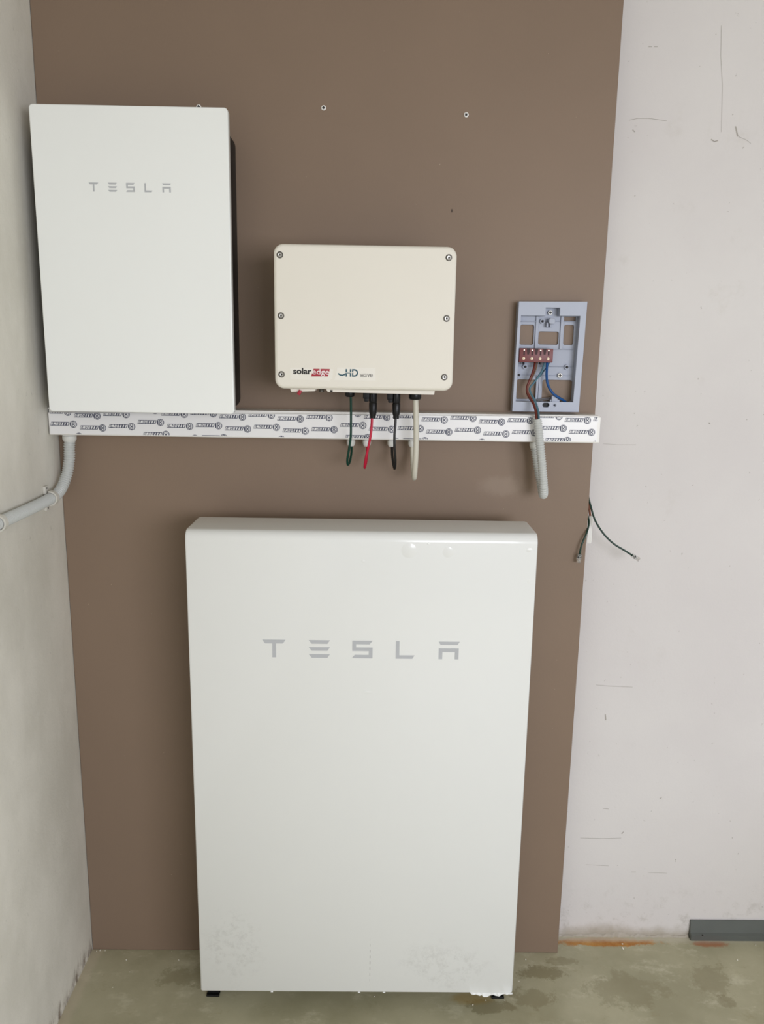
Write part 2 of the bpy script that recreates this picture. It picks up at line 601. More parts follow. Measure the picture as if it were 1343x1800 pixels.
def screw(name, loc, r, rot, label=None, cat=None, group=None, parent=None):
    """cross-recess pan head screw facing the viewer (-y)"""
    if parent is None:
        o = empty(name, loc, label, cat, group)
    else:
        o = None
    par = o or parent
    hd = turned('head' if o else name, [(r * .96, 0), (r, -.0008), (r * .92, -.0020), (r * .55, -.0028), (.0002, -.003)],
                loc, M['zinc'], par, 'y', 24)
    bm_ = bmesh.new()
    k, w = r * .60, r * .21
    for s in (0, 1):
        pts = [(-k, -w), (k, -w), (k, w), (-k, w)]
        a = rot + s * math.pi / 2
        q = [(loc[0] + px * math.cos(a) - pz * math.sin(a), loc[2] + px * math.sin(a) + pz * math.cos(a)) for px, pz in pts]
        flat(bm_, q, loc[1] - .0031 - s * .00005)
    link('cross_slot', bm_mesh(bm_, 'cross_slot'), M['socket'], o if o else hd)
    return o or hd


screw('panel_screw', (0.6175, 0.0000, 2.0957), .0054, .1, 'left one of two bare pale screws in the board above the cream box', 'screw', 'bare screws in the brown board')
screw('panel_screw', (0.9255, -0.0000, 2.0876), .0054, .45, 'right one of two bare pale screws in the board, right above the cream box edge', 'screw', 'bare screws in the brown board')
screw('panel_screw', (0.3487, -0.0000, 2.0925), .0054, .2, 'pale screw head peeking over the top edge of the upper left white unit', 'screw', 'bare screws in the brown board')

# ------------------------------------------------------------------ lettering shared by the two white units
LET = {
    'T': [[(0, 103), (136, 103), (126, 88), (118, 81), (80, 81), (80, 0), (58, 0), (58, 81), (18, 81), (10, 88)]],
    'E': [[(0, 103), (125, 103), (110, 82), (18, 82)], [(0, 62), (125, 62), (110, 41), (18, 41)], [(0, 21), (125, 21), (110, 0), (18, 0)]],
    'S': [[(3, 103), (122, 103), (104, 82), (25, 82), (25, 63), (122, 63), (122, 0), (0, 0), (18, 20), (100, 20), (100, 42), (3, 42)]],
    'L': [[(0, 103), (21, 103), (21, 20), (111, 20), (98, 0), (0, 0)]],
    'A': [[(0, 103), (124, 103), (112, 84), (12, 84)], [(2, 63), (120, 63), (120, 0), (98, 0), (98, 42), (24, 42), (24, 0), (2, 0)]],
}
LX = {'T': 0, 'E': 272, 'S': 526, 'L': 785, 'A': 1036}


def wordmark(parent, x0, x1, zl, zr, h, yf, m):
    k = (x1 - x0) / 1160.0
    for ch in 'TESLA':
        bm_ = bmesh.new()
        for poly in LET[ch]:
            pts = []
            for px, pz in poly:
                X = x0 + (LX[ch] + px) * k
                pts.append((X, zl + (zr - zl) * (X - x0) / (x1 - x0) + (pz / 103.0) * h))
            fr = [bm_.verts.new((a, yf - .0004, b)) for a, b in pts]
            bk = [bm_.verts.new((a, yf + .0002, b)) for a, b in pts]
            bm_.faces.new(fr)
            for i in range(len(pts)):
                j = (i + 1) % len(pts)
                bm_.faces.new((fr[i], fr[j], bk[j], bk[i]))
        link('letter', bm_mesh(bm_, 'letter'), m, parent)


# ------------------------------------------------------------------ upper left white unit
gw = empty('gateway_enclosure', (.233, 0, 1.452), 'upper left white glass-fronted unit with black housing, above the printed rail', 'electrical box')
plate('front_panel', [rrect(.0338, 1.4457, .4325, 2.0593, .008, 6)], -.125, -.103, M['glass_white'], gw, .002)
plate('housing', [rrect(.040, 1.4515, .4265, 2.034, .022, 8)], -.103, -.001, M['black'], gw, .004, label='black housing behind the white front')
gq0, gq1 = (0.1457, -0.1250, 1.8952), (0.3135, -0.1250, 1.8960)
wordmark(gw, gq0[0], gq1[0], gq0[2], gq1[2], .0175, -.125, M['letter'])

# ------------------------------------------------------------------ floor-standing battery
bat = empty('battery_unit', (.713, -.12, 0), 'large white glossy battery unit standing on the floor on small black feet', 'battery')
X0, X1, YF, YB, Z0, Z1 = .338, 1.088, -.2192, -.083, .0758, 1.208
bm = bmesh.new()
prof = []                               # side profile (y, z): flat front, round shoulder, flat top
R_ = .020
prof.append((YF + .0015, Z0))
prof.append((YF, Z0 + .002))
for i in range(9):
    a = math.radians(90 * i / 8)
    prof.append((YF + R_ - R_ * math.cos(a), Z1 - R_ + R_ * math.sin(a)))
prof.append((YB, Z1))
prof.append((YB, Z1 - .004))
prof.append((YB, Z0))
secs = []
for sx, ins in ((X0, .006), (X0 + .0018, .002), (X0 + .006, 0), (X1 - .006, 0), (X1 - .0018, .002), (X1, .006)):
    ring = []
    for (y, z) in prof:
        yy = y + ins if y < YB - .01 else y
        zz = z - ins * .4 if z > Z1 - R_ else z
        ring.append(bm.verts.new((sx, yy, zz)))
    secs.append(ring)
for a, b in zip(secs, secs[1:]):
    for i in range(len(prof)):
        j = (i + 1) % len(prof)
        bm.faces.new((a[i], b[i], b[j], a[j]))
bm.faces.new(secs[0])
bm.faces.new(secs[-1][::-1])
link('cover', bm_mesh(bm, 'cover'), M['battery'], bat, True)
box('rear_chassis', .37, 1.056, YB, -.006, .09, 1.16, M['dark_steel'], bat, .004, 2, label='dark grey rear chassis')
for fx in (.337, 1.049):
    bm = bmesh.new()
    add_box(bm, fx + .002, fx + .030, -.150, -.03, .004, .088, .002, 1)
    add_box(bm, fx, fx + .032, -.156, -.02, 0, .005, .001, 1)
    link('foot', bm_mesh(bm, 'foot'), M['black'], bat, label='short black foot')
pq0, pq1 = (0.4992, -0.2192, 0.9266), (0.9285, -0.2192, 0.9267)
wordmark(bat, pq0[0], pq1[0], pq0[2], pq1[2], .0405, YF, M['letter'])


def bubble(c, r, h, name='film_bubble', sq=1.0):
    bm_ = bmesh.new()
    n_ = 24
    rings = []
    for k in range(7):
        t = k / 6
        rr = r * (1 - t)
        hh = h * (1 - (1 - t) ** 2) ** 1.0
        rings.append([bm_.verts.new((c[0] + rr * math.cos(2 * math.pi * i / n_), c[1] - hh, c[2] + sq * rr * math.sin(2 * math.pi * i / n_))) for i in range(n_)] if k < 6 else [bm_.verts.new((c[0], c[1] - h, c[2]))])
    for a, b in zip(rings, rings[1:]):
        for i in range(n_):
            if len(b) == 1:
                bm_.faces.new((a[i], a[(i + 1) % n_], b[0]))
            else:
                bm_.faces.new((a[i], a[(i + 1) % n_], b[(i + 1) % n_], b[i]))
    link(name, bm_mesh(bm_, name), M['battery'], bat, True)


bubble((0.8134, -0.2191, 1.1702), .017, .0019)
bubble((0.8970, -0.2191, 1.1676), .0125, .0010)
bubble((0.7158, -0.2191, 1.1464), .004, .0006)
bubble((1.0687, -0.2191, 1.1750), .008, .0008, sq=.6)
bubble((0.8541, -0.2191, 1.1857), .003, .0007)
bubble((1.0724, -0.2191, 1.1058), .004, .0005, sq=1.6)
bubble((0.7291, -0.2191, 0.8469), .012, .0006, sq=.35)
# torn protective film under the lower right edge
bm = bmesh.new()
top, low = [], []
xs = [.985 + .102 * i / 22 for i in range(23)]
for i, x in enumerate(xs):
    d = (.0004 + .0075 * max(0, math.sin(math.pi * (i / 22) ** .8)) ** 1.6) * random.uniform(.5, 1.15)
    top.append((x, -.2193, Z0 + .0012))
    low.append((x, -.2196 - random.uniform(.0, .004), Z0 - d))
tv = [bm.verts.new(p) for p in top]
lv = [bm.verts.new(p) for p in low]
tb = [bm.verts.new((p[0], p[1] + .0006, p[2])) for p in top]
lb = [bm.verts.new((p[0], p[1] + .0012, p[2])) for p in low]
for i in range(22):
    bm.faces.new((tv[i], tv[i + 1], lv[i + 1], lv[i]))
    bm.faces.new((tb[i], lb[i], lb[i + 1], tb[i + 1]))
    bm.faces.new((lv[i], lv[i + 1], lb[i + 1], lb[i]))
    bm.faces.new((tv[i + 1], tv[i], tb[i], tb[i + 1]))
for a, b, c, d in ((tv[0], lv[0], lb[0], tb[0]), (lv[22], tv[22], tb[22], lb[22])):
    bm.faces.new((a, b, c, d))
link('torn_film', bm_mesh(bm, 'torn_film'), M['tear'], bat, label='torn edge of white protective film')
for fx in (.715, .775, .506):
    box('film_nub', fx, fx + .006, -.2200, -.2185, Z0 - .002, Z0 + .001, M['tear'], bat, .0006, 1)

# ------------------------------------------------------------------ inverter
inv = empty('solar_inverter', (.7135, 0, 1.4935), 'cream metal inverter box with six cover screws in the middle of the board', 'inverter')
IX0, IX1, IZ0, IZ1, IY = .5305, .8963, 1.5060, 1.7911, -.1998
plate('front_cover', [rrect(IX0, IZ0, IX1, IZ1, .019, 8)], IY, IY + .05, M['inverter'], inv, .006)
plate('heat_sink', [rrect(IX0 + .012, IZ0 + .006, IX1 - .012, IZ1 - .012, .012, 5)], IY + .05, -.002, M['dark_steel'], inv, .002,
      label='dark grey rear heat sink')
# lower shroud: a short tab on the left, a gap, a long lip on the right
sh = [(0.5562, -0.1700, 1.5094), (0.5609, -0.1700, 1.4976), (0.6098, -0.1700, 1.4996), (0.6145, -0.1700, 1.5091)]
sh2 = [(0.6300, -0.1700, 1.5093), (0.6372, -0.1700, 1.4988), (0.8607, -0.1700, 1.4963), (0.8628, -0.1700, 1.5082)]
for q in (sh, sh2):
    pts = [(q[0][0], IZ0 + .004), (q[1][0], q[1][2]), (q[2][0], q[2][2]), (q[3][0], IZ0 + .004)]
    plate('lower_shroud', [pts], -.172, -.060, M['inverter_low'], inv, .0012)
c = (0.6208, -0.1200, 1.4983)
turned('status_lamp', [(.0055, 0), (.0055, .018), (.004, .022)], (c[0], -.12, c[2] - .002), M['dark_steel'], inv)
c = (0.5783, -0.1650, 1.4964)
bm = bmesh.new()
add_box(bm, c[0] - .0035, c[0] + .0035, -.178, -.168, c[2] - .0045, c[2] + .006, .0015, 2)
bmesh.ops.rotate(bm, verts=bm.verts[:], cent=(c[0], -.17, c[2]), matrix=Matrix.Rotation(.5, 3, 'Y'))
link('switch_lever', bm_mesh(bm, 'switch_lever'), M['txt_red'], inv, True, 'dark red switch lever')
c = (0.6451, -0.1722, 1.5020)
box('latch_notch', c[0] - .0025, c[0] + .0025, -.1727, -.170, c[2] - .003, c[2] + .001, M['socket'], inv)
for q in ((0.5433, -0.1998, 1.7694), (0.8802, -0.1998, 1.7696), (0.5444, -0.1998, 1.6516), (0.8795, -0.1998, 1.6514), (0.5444, -0.1998, 1.5348), (0.8786, -0.1998, 1.5342)):
    hd = turned('cover_screw', [(.0064, .0002), (.0064, -.0006), (.0048, -.0008), (.0044, .0001), (.0042, -.0010), (.0036, -.0016), (.0022, -.0016), (.0002, -.0007)],
                q, M['steel'], inv, 'y', 24)
    turned('recess_ring', [(.0066, .0004), (.0066, -.0007), (.0047, -.0009), (.0047, .0004)], q, M['dark_steel'], hd, 'y', 24)
    turned('hex_socket', [(.0020, -.0010), (.0020, -.0018), (.0001, -.0018)], q, M['socket'], hd, 'y', 6)

# printed stickers on the cover
YS = IY - .0002


def seg(a, b, t):
    return a + (b - a) * t


q = [(0.5620, -0.1998, 1.5477), (0.6505, -0.1998, 1.5514), (0.6482, -0.1998, 1.5295), (0.5618, -0.1998, 1.5247)]
plate('sticker', [[(q[0][0], q[0][2]), (q[1][0], q[0][2] - .001), (q[2][0], q[3][2] + .003), (q[2][0] - .005, q[3][2] - .001), (q[3][0], q[3][2])][::-1]], YS - .0002, YS + .0002, M['paper'], inv)
q = [(0.6587, -0.1998, 1.5504), (0.7368, -0.1998, 1.5504), (0.7371, -0.1998, 1.5251), (0.6529, -0.1998, 1.5249)]
plate('sticker', [[(p[0], p[2]) for p in q][::-1]], YS - .0002, YS + .0002, M['paper'], inv)
YT = YS - .0005
a, b = (0.5683, -0.1998, 1.5357), (0.6057, -0.1998, 1.5484)
link('sticker_print', text_mesh('solar', a[0], b[0], a[2], b[2], YT, .034), M['txt_black'], inv, label='black lettering solar')
# red slanted panel with white letters
p = [(0.6048, -0.1998, 1.5316), (0.6395, -0.1998, 1.5321), (0.6435, -0.1998, 1.5471), (0.6103, -0.1998, 1.5471)]
plate('sticker_panel', [[(v[0], v[2]) for v in p]], YT, YT + .0003, M['txt_red'], inv, label='red slanted print panel')
a, b = (0.6074, -0.1998, 1.5320), (0.6418, -0.1998, 1.5471)
link('sticker_print', text_mesh('edge', a[0], b[0], a[2], b[2], YT - .0003, .004), M['txt_white'], inv, label='white lettering edge')
a, b = (0.6757, -0.1998, 1.5324), (0.7012, -0.1998, 1.5476)
link('sticker_print', text_mesh('HD', a[0], b[0], a[2], b[2], YT, .028), M['txt_teal'], inv, label='teal lettering HD')
a, b = (0.7049, -0.1998, 1.5317), (0.7311, -0.1998, 1.5388)
link('sticker_print', text_mesh('wave', a[0], b[0], a[2], b[2], YT, .0), M['txt_grey'], inv, label='grey lettering wave')
bm = bmesh.new()
c0 = (0.6599, -0.1998, 1.5389)
for i, (dx, dz) in enumerate(((0, 0), (.0023, -.0012), (.0046, -.0024), (.0069, -.0026), (.0092, -.0024), (.0115, -.0012), (.0138, 0))):
    flat(bm, [(c0[0] + dx, c0[2] + dz), (c0[0] + dx + .0027, c0[2] + dz), (c0[0] + dx + .0027, c0[2] + dz - .0028), (c0[0] + dx, c0[2] + dz - .0028)], YT - .00001 * i)
link('sticker_print', bm_mesh(bm, 'sticker_print'), M['txt_teal'], inv, label='teal stepped wave of small squares')
bm = bmesh.new()
cw = (0.6873, -0.1998, 1.5399)
flat(bm, [(cw[0] - .013, cw[2] + .0009), (cw[0] + .012, cw[2] + .0016), (cw[0] + .012, cw[2] + .0004), (cw[0] - .013, cw[2] - .0003)], YT - .0002)
link('sticker_print', bm_mesh(bm, 'sticker_print'), M['paper'], inv, label='thin pale line across the letters')

# black sockets and glands under the inverter
def black_gland(px, r):
    turned('cable_gland', [(r * .5, -.0072), (r * .82, -.0066), (r, -.0035), (r, .004), (r * .9, .012)], px, M['black_gloss'], inv, 'z', 24, 'black cable gland')


for c, r in (((0.6819, -0.1100, 1.4926), .0105), ((0.8238, -0.1100, 1.4887), .0135)):
    black_gland((c[0], -.11, c[2]), r)
for c in ((0.7172, -0.1100, 1.4895), (0.7693, -0.1100, 1.4878)):
    bm = bmesh.new()
    add_box(bm, c[0] - .0065, c[0] + .0075, -.118, -.100, c[2] - .007, c[2] + .012, .002, 2)
    add_box(bm, c[0] - .004, c[0] + .006, -.120, -.104, c[2] - .013, c[2] - .005, .002, 2)
    link('spare_socket', bm_mesh(bm, 'spare_socket'), M['black'], inv, True, 'black socket')

# ------------------------------------------------------------------ trunking rail
TY = -.060
rail = empty('cable_trunking', (.625, 0, 1.387), 'long white trunking rail across the board covered in printed protective film', 'trunking')
bm = bmesh.new()                        # open U-shaped base
for (y0, y1, z0, z1) in ((-.0025, -.0002, 1.3885, 1.4485), (-.0535, -.0025, 1.4460, 1.4485), (-.0535, -.0025, 1.3885, 1.3905), (-.0535, -.0515, 1.3905, 1.4460)):
    add_box(bm, .0015, 1.2458, y0, y1, z0, z1, .0005, 1)
add_box(bm, .0015, .004, -.0535, -.0025, 1.3905, 1.4460)
add_box(bm, 1.2433, 1.2458, -.0535, -.0025, 1.3905, 1.4460)
link('trunking_base', bm_mesh(bm, 'trunking_base'), M['trunk'], rail)


def lid_top(x):
    return 1.4384 + (1.4466 - 1.4384) * min(1, max(0, x / 1.2467)) ** .8


bm = bmesh.new()
NX = 24
for y_pair in (0,):
    rows = []
    for i in range(NX + 1):
        x = .0052 + (1.2467 - .0052) * i / NX
        zt, zb = lid_top(x), 1.3876 - .0006 * i / NX
        rows.append([bm.verts.new(v) for v in ((x, -.0537, zt), (x, TY + .0015, zt), (x, TY, zt - .0015), (x, TY, zb + .0020), (x, TY + .002, zb), (x, -.0537, zb))])
    for a, b in zip(rows, rows[1:]):
        for k in range(6):
            bm.faces.new((a[k], b[k], b[(k + 1) % 6], a[(k + 1) % 6]))
    bm.faces.new(rows[0])
    bm.faces.new(rows[-1][::-1])
link('trunking_lid', bm_mesh(bm, 'trunking_lid'), M['trunk'], rail, True)

# protective film on the lid with slightly rumpled ends
FY = TY - .0006
ZB = 1.3905
bm = bmesh.new()
rows = []
FX0, FX1 = .0075, 1.2425
for i in range(121):
    x = FX0 + (FX1 - FX0) * i / 120
    end = max(0, 1 - (FX1 - x) / .03) ** 2
    row = []
    for k in range(7):
        z = ZB + (lid_top(x) - .0006 - ZB) * k / 6
        rip = .0003 * end * abs(math.sin(40 * z * 9))
        xx = x - (.004 * end * abs(math.sin(k * 1.9)))
        row.append(bm.verts.new((xx, FY - rip, z)))
    row += [bm.verts.new((row[k].co.x, TY - .0001, row[k].co.z)) for k in range(6, -1, -1)]
    rows.append(row)
for a, b in zip(rows, rows[1:]):
    for k in range(14):
        j = (k + 1) % 14
        bm.faces.new((a[k], b[k], b[j], a[j]))
bm.faces.new(rows[0])
bm.faces.new(rows[-1][::-1])
film = link('protective_film', bm_mesh(bm, 'protective_film'), M['film'], rail, False, 'white printed protective film')

# the print: slanted outlined maker's lettering and a round mark with two rings, repeated
PY = FY - .0004


def glyph_strokes():
    """white strokes inside the dark slanted bar, in units of the bar (0..1 wide, 0..1 high)"""
    g = []
    W_ = 1 / 7.0
    for i, ch in enumerate('DMOOIII'):
        a, b = i * W_ + .022, (i + 1) * W_ - .022
        t = .030
        m_ = (a + b) / 2
        if ch == 'I':
            g += [(m_ - .032, m_ + .032, .16, .84)]
        elif ch == 'O':
            g += [(a, a + t, .16, .84), (b - t, b, .16, .84), (a + t, b - t, .16, .30), (a + t, b - t, .70, .84)]
        elif ch == 'D':
            g += [(a, a + t * 1.3, .16, .84), (b - t * .9, b, .24, .76), (a + t, b - t, .16, .28), (a + t, b - t, .72, .84)]
        else:
            g += [(a - .01, a + t, .16, .84), (b - t, b + .01, .16, .84), (m_ - .022, m_ + .022, .34, .84)]
    return g


GL = glyph_strokes()


def print_unit(bi, bp, cx, cz):
    """cx, cz: centre of the round mark; the lettering stands to its left"""
    L, H, sl = .0405, .0086, .0028
    x1_ = cx - .0098
    x0_ = x1_ - L
    zb = cz - H / 2 + .0006

    def P(u, v):
        return (x0_ + u * L + (v - .5) * sl, zb + v * H)
    flat(bi, [P(0, 0), P(1, 0), P(1, 1), P(0, 1)], PY)
    for (u0, u1, v0, v1) in GL:
        flat(bp, [P(u0, v0), P(u1, v0), P(u1, v1), P(u0, v1)], PY - .0002)
    N = 18

    def ring(b, x, z, r0, r1, y):
        for i in range(N):
            a0, a1 = 2 * math.pi * i / N, 2 * math.pi * (i + 1) / N
            pts = [(x + r1 * math.cos(a0), z + r1 * math.sin(a0)), (x + r1 * math.cos(a1), z + r1 * math.sin(a1))]
            if r0 > 0:
                pts += [(x + r0 * math.cos(a1), z + r0 * math.sin(a1)), (x + r0 * math.cos(a0), z + r0 * math.sin(a0))]
            else:
                pts += [(x, z)]
            flat(b, pts, y)
    R0 = .0083
    ring(bi, cx, cz, R0 * .86, R0, PY)
    # shaded flanks of the mark
    for i in range(N):
        a0, a1 = 2 * math.pi * i / N, 2 * math.pi * (i + 1) / N
        if abs(math.cos((a0 + a1) / 2)) > .62:
            tgt = bi if math.cos(a0) < 0 else bm_mid
            flat(tgt, [(cx + R0 * .88 * math.cos(a0), cz + R0 * .88 * math.sin(a0)), (cx + R0 * .88 * math.cos(a1), cz + R0 * .88 * math.sin(a1)),
                       (cx + math.copysign(R0 * .56, math.cos(a0)), cz + R0 * .88 * math.sin(a1)), (cx + math.copysign(R0 * .56, math.cos(a0)), cz + R0 * .88 * math.sin(a0))], PY + .00005)
    for dz in (.0033, -.0033):
        ring(bi, cx, cz + dz, R0 * .22, R0 * .42, PY - .0001)
        ring(bp, cx, cz + dz, 0, R0 * .2, PY - .0001)


def clip(bm_, top):
    """cut the print where the film ends"""
    geom = bm_.verts[:] + bm_.edges[:] + bm_.faces[:]
    bmesh.ops.bisect_plane(bm_, geom=geom, plane_co=(0, 0, ZB), plane_no=(0, 0, -1), clear_outer=True)
    geom = bm_.verts[:] + bm_.edges[:] + bm_.faces[:]
    n_ = Vector((-(1.4466 - 1.4384), 0, 1.24))
    bmesh.ops.bisect_plane(bm_, geom=geom, plane_co=(0, 0, 1.4384 - .0006), plane_no=n_, clear_outer=True)
    for co, no in (((FX0 + .0005, 0, 0), (-1, 0, 0)), ((FX1 - .003, 0, 0), (1, 0, 0))):
        geom = bm_.verts[:] + bm_.edges[:] + bm_.faces[:]
        bmesh.ops.bisect_plane(bm_, geom=geom, plane_co=co, plane_no=no, clear_outer=True)


bm_ink, bm_pap, bm_mid = bmesh.new(), bmesh.new(), bmesh.new()
c0 = (0.0598, -0.0621, 1.4141)
OFF = (.0018, .0093, .0052, -.0052, .0026, .0002, .0067)      # how far each column of the print sits below the first
for k in range(-1, 21):
    for row in range(-3, 4):
        cx = c0[0] + .0652 * k - .000017 * k * k + row * .01113
        cz = c0[2] - OFF[k % 7] - row * .0269
        if -.02 < cx < 1.31 and 1.375 < cz < 1.46:
            print_unit(bm_ink, bm_pap, cx, cz)
for b_ in (bm_ink, bm_pap, bm_mid):
    clip(b_, 0)
for b_, m_, nm in ((bm_ink, M['ink'], 'print_ink'), (bm_mid, M['ink_mid'], 'print_tint'), (bm_pap, M['film'], 'print_gap')):
    me = bm_mesh(b_, nm)
    link(nm, me, m_, film)['kind'] = 'stuff'


def white_gland(parent, c, r, L=.022):
    """pale nylon gland screwed into the underside of the rail, c is its top centre"""
    g = turned('cable_gland', [(r * .80, .0015), (r * .80, -.005), (r, -.0052), (r, -.0125), (r * .86, -.0165), (r * .72, -L), (r * .45, -L)],
               c, M['gland'], parent, 'z', 12)
    turned('lock_nut', [(r * 1.12, .001), (r * 1.12, -.0038)], c, M['gland'], g, 'z', 6)
    return g


for c in ((0.6829, -0.0300, 1.3818), (0.7195, -0.0300, 1.3824), (0.7765, -0.0300, 1.3819), (0.8244, -0.0300, 1.3826)):
    white_gland(rail, (c[0], -.03, 1.3878), .0098, .019)
c = (1.1069, -0.0300, 1.3815)
white_gland(rail, (c[0], -.03, 1.3878), .012, .018)
cl = (0.0376, -0.0300, 1.3840)
white_gland(rail, (cl[0], -.03, 1.3878), .0158, .020)

# ------------------------------------------------------------------ cables looping from the inverter into the rail
def cable(pts, r, m, label, name='power_cable'):
    root = empty(name, pts[0], label, 'cable')
    tube('sheath', pts, r, M[m], root, 10, .0035)
    return root


cable([(0.6838, -0.1100, 1.4926), (0.6847, -0.1100, 1.4582), (0.6849, -0.1100, 1.4272), (0.6845, -0.1090, 1.3984), (0.6808, -0.1060, 1.3703), (0.6770, -0.0980, 1.3463), (0.6779, -0.0850, 1.3329),
       (0.6817, -0.0660, 1.3380), (0.6842, -0.0450, 1.3522), (0.6844, -0.0310, 1.3636), (0.6842, -0.0300, 1.3766)],
      .0026, 'w_green', 'thin green cable looping from the inverter underside into the rail')


def plugged_cable(pts, r, m, label, top):
    root = empty('power_cable', pts[0], label, 'cable')
    tube('sheath', pts, r, M[m], root, 10, .0035)
    # two-part black plug hanging under the inverter
    turned('plug', [(.0086, .0), (.0086, -.018), (.0078, -.020), (.0088, -.022), (.0084, -.042), (.0066, -.048), (.0064, -.054), (.0046, -.0545)],
           top, M['black_gloss'], root, 'z', 20, 'black two-part plug')
    bm_ = bmesh.new()
    for s in (-1, 1):
        add_box(bm_, top[0] + s * .0035 - .0010, top[0] + s * .0035 + .0010, top[1] - .0096, top[1] - .0076, top[2] - .017, top[2] - .001, .0003, 1)
    link('latch', bm_mesh(bm_, 'latch'), M['black'], root)
    return root


t = (0.7326, -0.1150, 1.4949)
plugged_cable([(0.7308, -0.1150, 1.4494), (0.7304, -0.1150, 1.4283), (0.7283, -0.1150, 1.4034), (0.7230, -0.1120, 1.3742), (0.7182, -0.1050, 1.3504), (0.7157, -0.0920, 1.3319), (0.7162, -0.0800, 1.3263),
               (0.7185, -0.0620, 1.3367), (0.7201, -0.0430, 1.3498), (0.7204, -0.0310, 1.3641), (0.7203, -0.0300, 1.3771)],
              .0028, 'w_red', 'red cable with black plug looping from the inverter into the rail', (t[0], -.115, t[2]))
t = (0.7833, -0.1150, 1.4944)
plugged_cable([(0.7823, -0.1150, 1.4502), (0.7820, -0.1150, 1.4291), (0.7806, -0.1150, 1.4042), (0.7813, -0.1120, 1.3750), (0.7839, -0.1040, 1.3487), (0.7839, -0.0920, 1.3303), (0.7823, -0.0800, 1.3259),
               (0.7799, -0.0620, 1.3376), (0.7781, -0.0430, 1.3507), (0.7775, -0.0310, 1.3649), (0.7773, -0.0300, 1.3780)],
              .0028, 'w_black', 'black cable with black plug looping from the inverter into the rail', (t[0], -.115, t[2]))
cable([(0.8250, -0.1100, 1.4887), (0.8264, -0.1100, 1.4579), (0.8279, -0.1100, 1.4231), (0.8288, -0.1090, 1.3854), (0.8286, -0.1060, 1.3496), (0.8279, -0.0960, 1.3200), (0.8277, -0.0820, 1.3048),
       (0.8271, -0.0640, 1.3124), (0.8262, -0.0460, 1.3307), (0.8257, -0.0330, 1.3501), (0.8252, -0.0300, 1.3734)],
      .0062, 'w_beige', 'thick beige cable looping from the inverter into the rail')

# ------------------------------------------------------------------ conduits
cd = empty('corrugated_conduit', (1.0998, -0.0820, 1.4397), 'grey corrugated conduit hanging in a narrow loop below the blue grey frame', 'conduit')
tube('hose', [(1.0989, -0.0830, 1.4410), (1.1025, -0.0840, 1.4184), (1.1068, -0.0870, 1.3869), (1.1112, -0.0900, 1.3554), (1.1163, -0.0900, 1.3207), (1.1209, -0.0860, 1.2889), (1.1244, -0.0740, 1.2710),
              (1.1253, -0.0610, 1.2687), (1.1234, -0.0460, 1.2873), (1.1171, -0.0350, 1.3214), (1.1110, -0.0300, 1.3539), (1.1074, -0.0300, 1.3723)], .0102, M['conduit'], cd, 20, ribs=(.0055, .0022))
cd2 = empty('corrugated_conduit', (cl[0], -.03, 1.37), 'grey corrugated conduit curving from the left rail end onto the grey side wall', 'conduit')
tube('hose', [(cl[0], -.03, 1.375), (0.0359, -0.0300, 1.3578), (0.0346, -0.0310, 1.3316), (0.0303, -0.0350, 1.3017), (0.0247, -0.0470, 1.2757), (0.0205, -0.0640, 1.2601), (.0165, -.090, 1.2508),
              (.0145, -.115, 1.2497), (.0135, -.17, 1.2478), (.0135, -.26, 1.2478), (.0135, -.36, 1.2485), (.0135, -.55, 1.249), (.0135, -.95, 1.249)],
     .0130, M['conduit'], cd2, 20, ribs=(.0056, .0024))


def saddle(y, z, label):
    root = empty('conduit_clip', (0, y, z), label, 'clip', None)
    bm_ = bmesh.new()
    n_ = 16
    prev = None
    R0, R1, hw = .0134, .0168, .0065
    for i in range(n_ + 1):
        a = math.radians(-100 + 200 * i / n_)
        ring = []
        for r_, dy in ((R0, -hw), (R1, -hw), (R1, hw), (R0, hw)):
            ring.append(bm_.verts.new((.0142 + r_ * math.cos(a), y + dy, z + r_ * math.sin(a))))
        if prev:
            for k in range(4):
                bm_.faces.new((prev[k], ring[k], ring[(k + 1) % 4], prev[(k + 1) % 4]))
        else:
            bm_.faces.new(ring)
        prev = ring
    bm_.faces.new(prev[::-1])
    link('band', bm_mesh(bm_, 'band'), M['clip'], root, True)
    for s in (-1, 1):
        ea = box('ear', .0003, .0065, y - hw * 1.25, y + hw * 1.25, z + s * .0090, z + s * .0275, M['clip'], root, .0012, 2)
        turned('fixing_hole', [(.0022, 0), (.0022, .0004)], (.0064, y, z + s * .0225), M['socket'], ea, 'x', 10)


saddle(-.100, 1.2500, 'pale clip holding the conduit on the side wall close to the board')
saddle(-.352, 1.2483, 'pale conduit clip on the side wall farther from the board')

# ------------------------------------------------------------------ meter mounting frame
mf = empty('meter_frame', (1.13, 0, 1.4535), 'blue grey open mounting frame with maroon terminal block at the right end of the rail', 'frame')
MY = -.030


def W2(p):
    return (p[0], p[2])


outer = [W2((1.0543, -0.0300, 1.6975)), W2((1.0511, -0.0300, 1.4536)), W2((1.2040, -0.0300, 1.4542)), W2((1.2074, -0.0300, 1.6994))]
opening = [W2((1.0609, -0.0300, 1.6671)), W2((1.1155, -0.0300, 1.6672)), W2((1.1152, -0.0300, 1.6852)), W2((1.1470, -0.0300, 1.6852)), W2((1.1471, -0.0300, 1.6675)), W2((1.1932, -0.0300, 1.6680)),
           W2((1.1895, -0.0300, 1.4767)), W2((1.0584, -0.0300, 1.4765))]
sa, sb_ = (1.1198, -0.0300, 1.4694), (1.1353, -0.0300, 1.4690)
slot = rrect(sa[0], sa[2] - .005, sb_[0], sa[2] + .005, .0048, 5)
hc = (1.1477, -0.0300, 1.4690)
plate('bezel', [outer, opening, slot, circ(hc[0], hc[2], .0034, 16)], MY, -.006, M['meter'], mf, .0008)
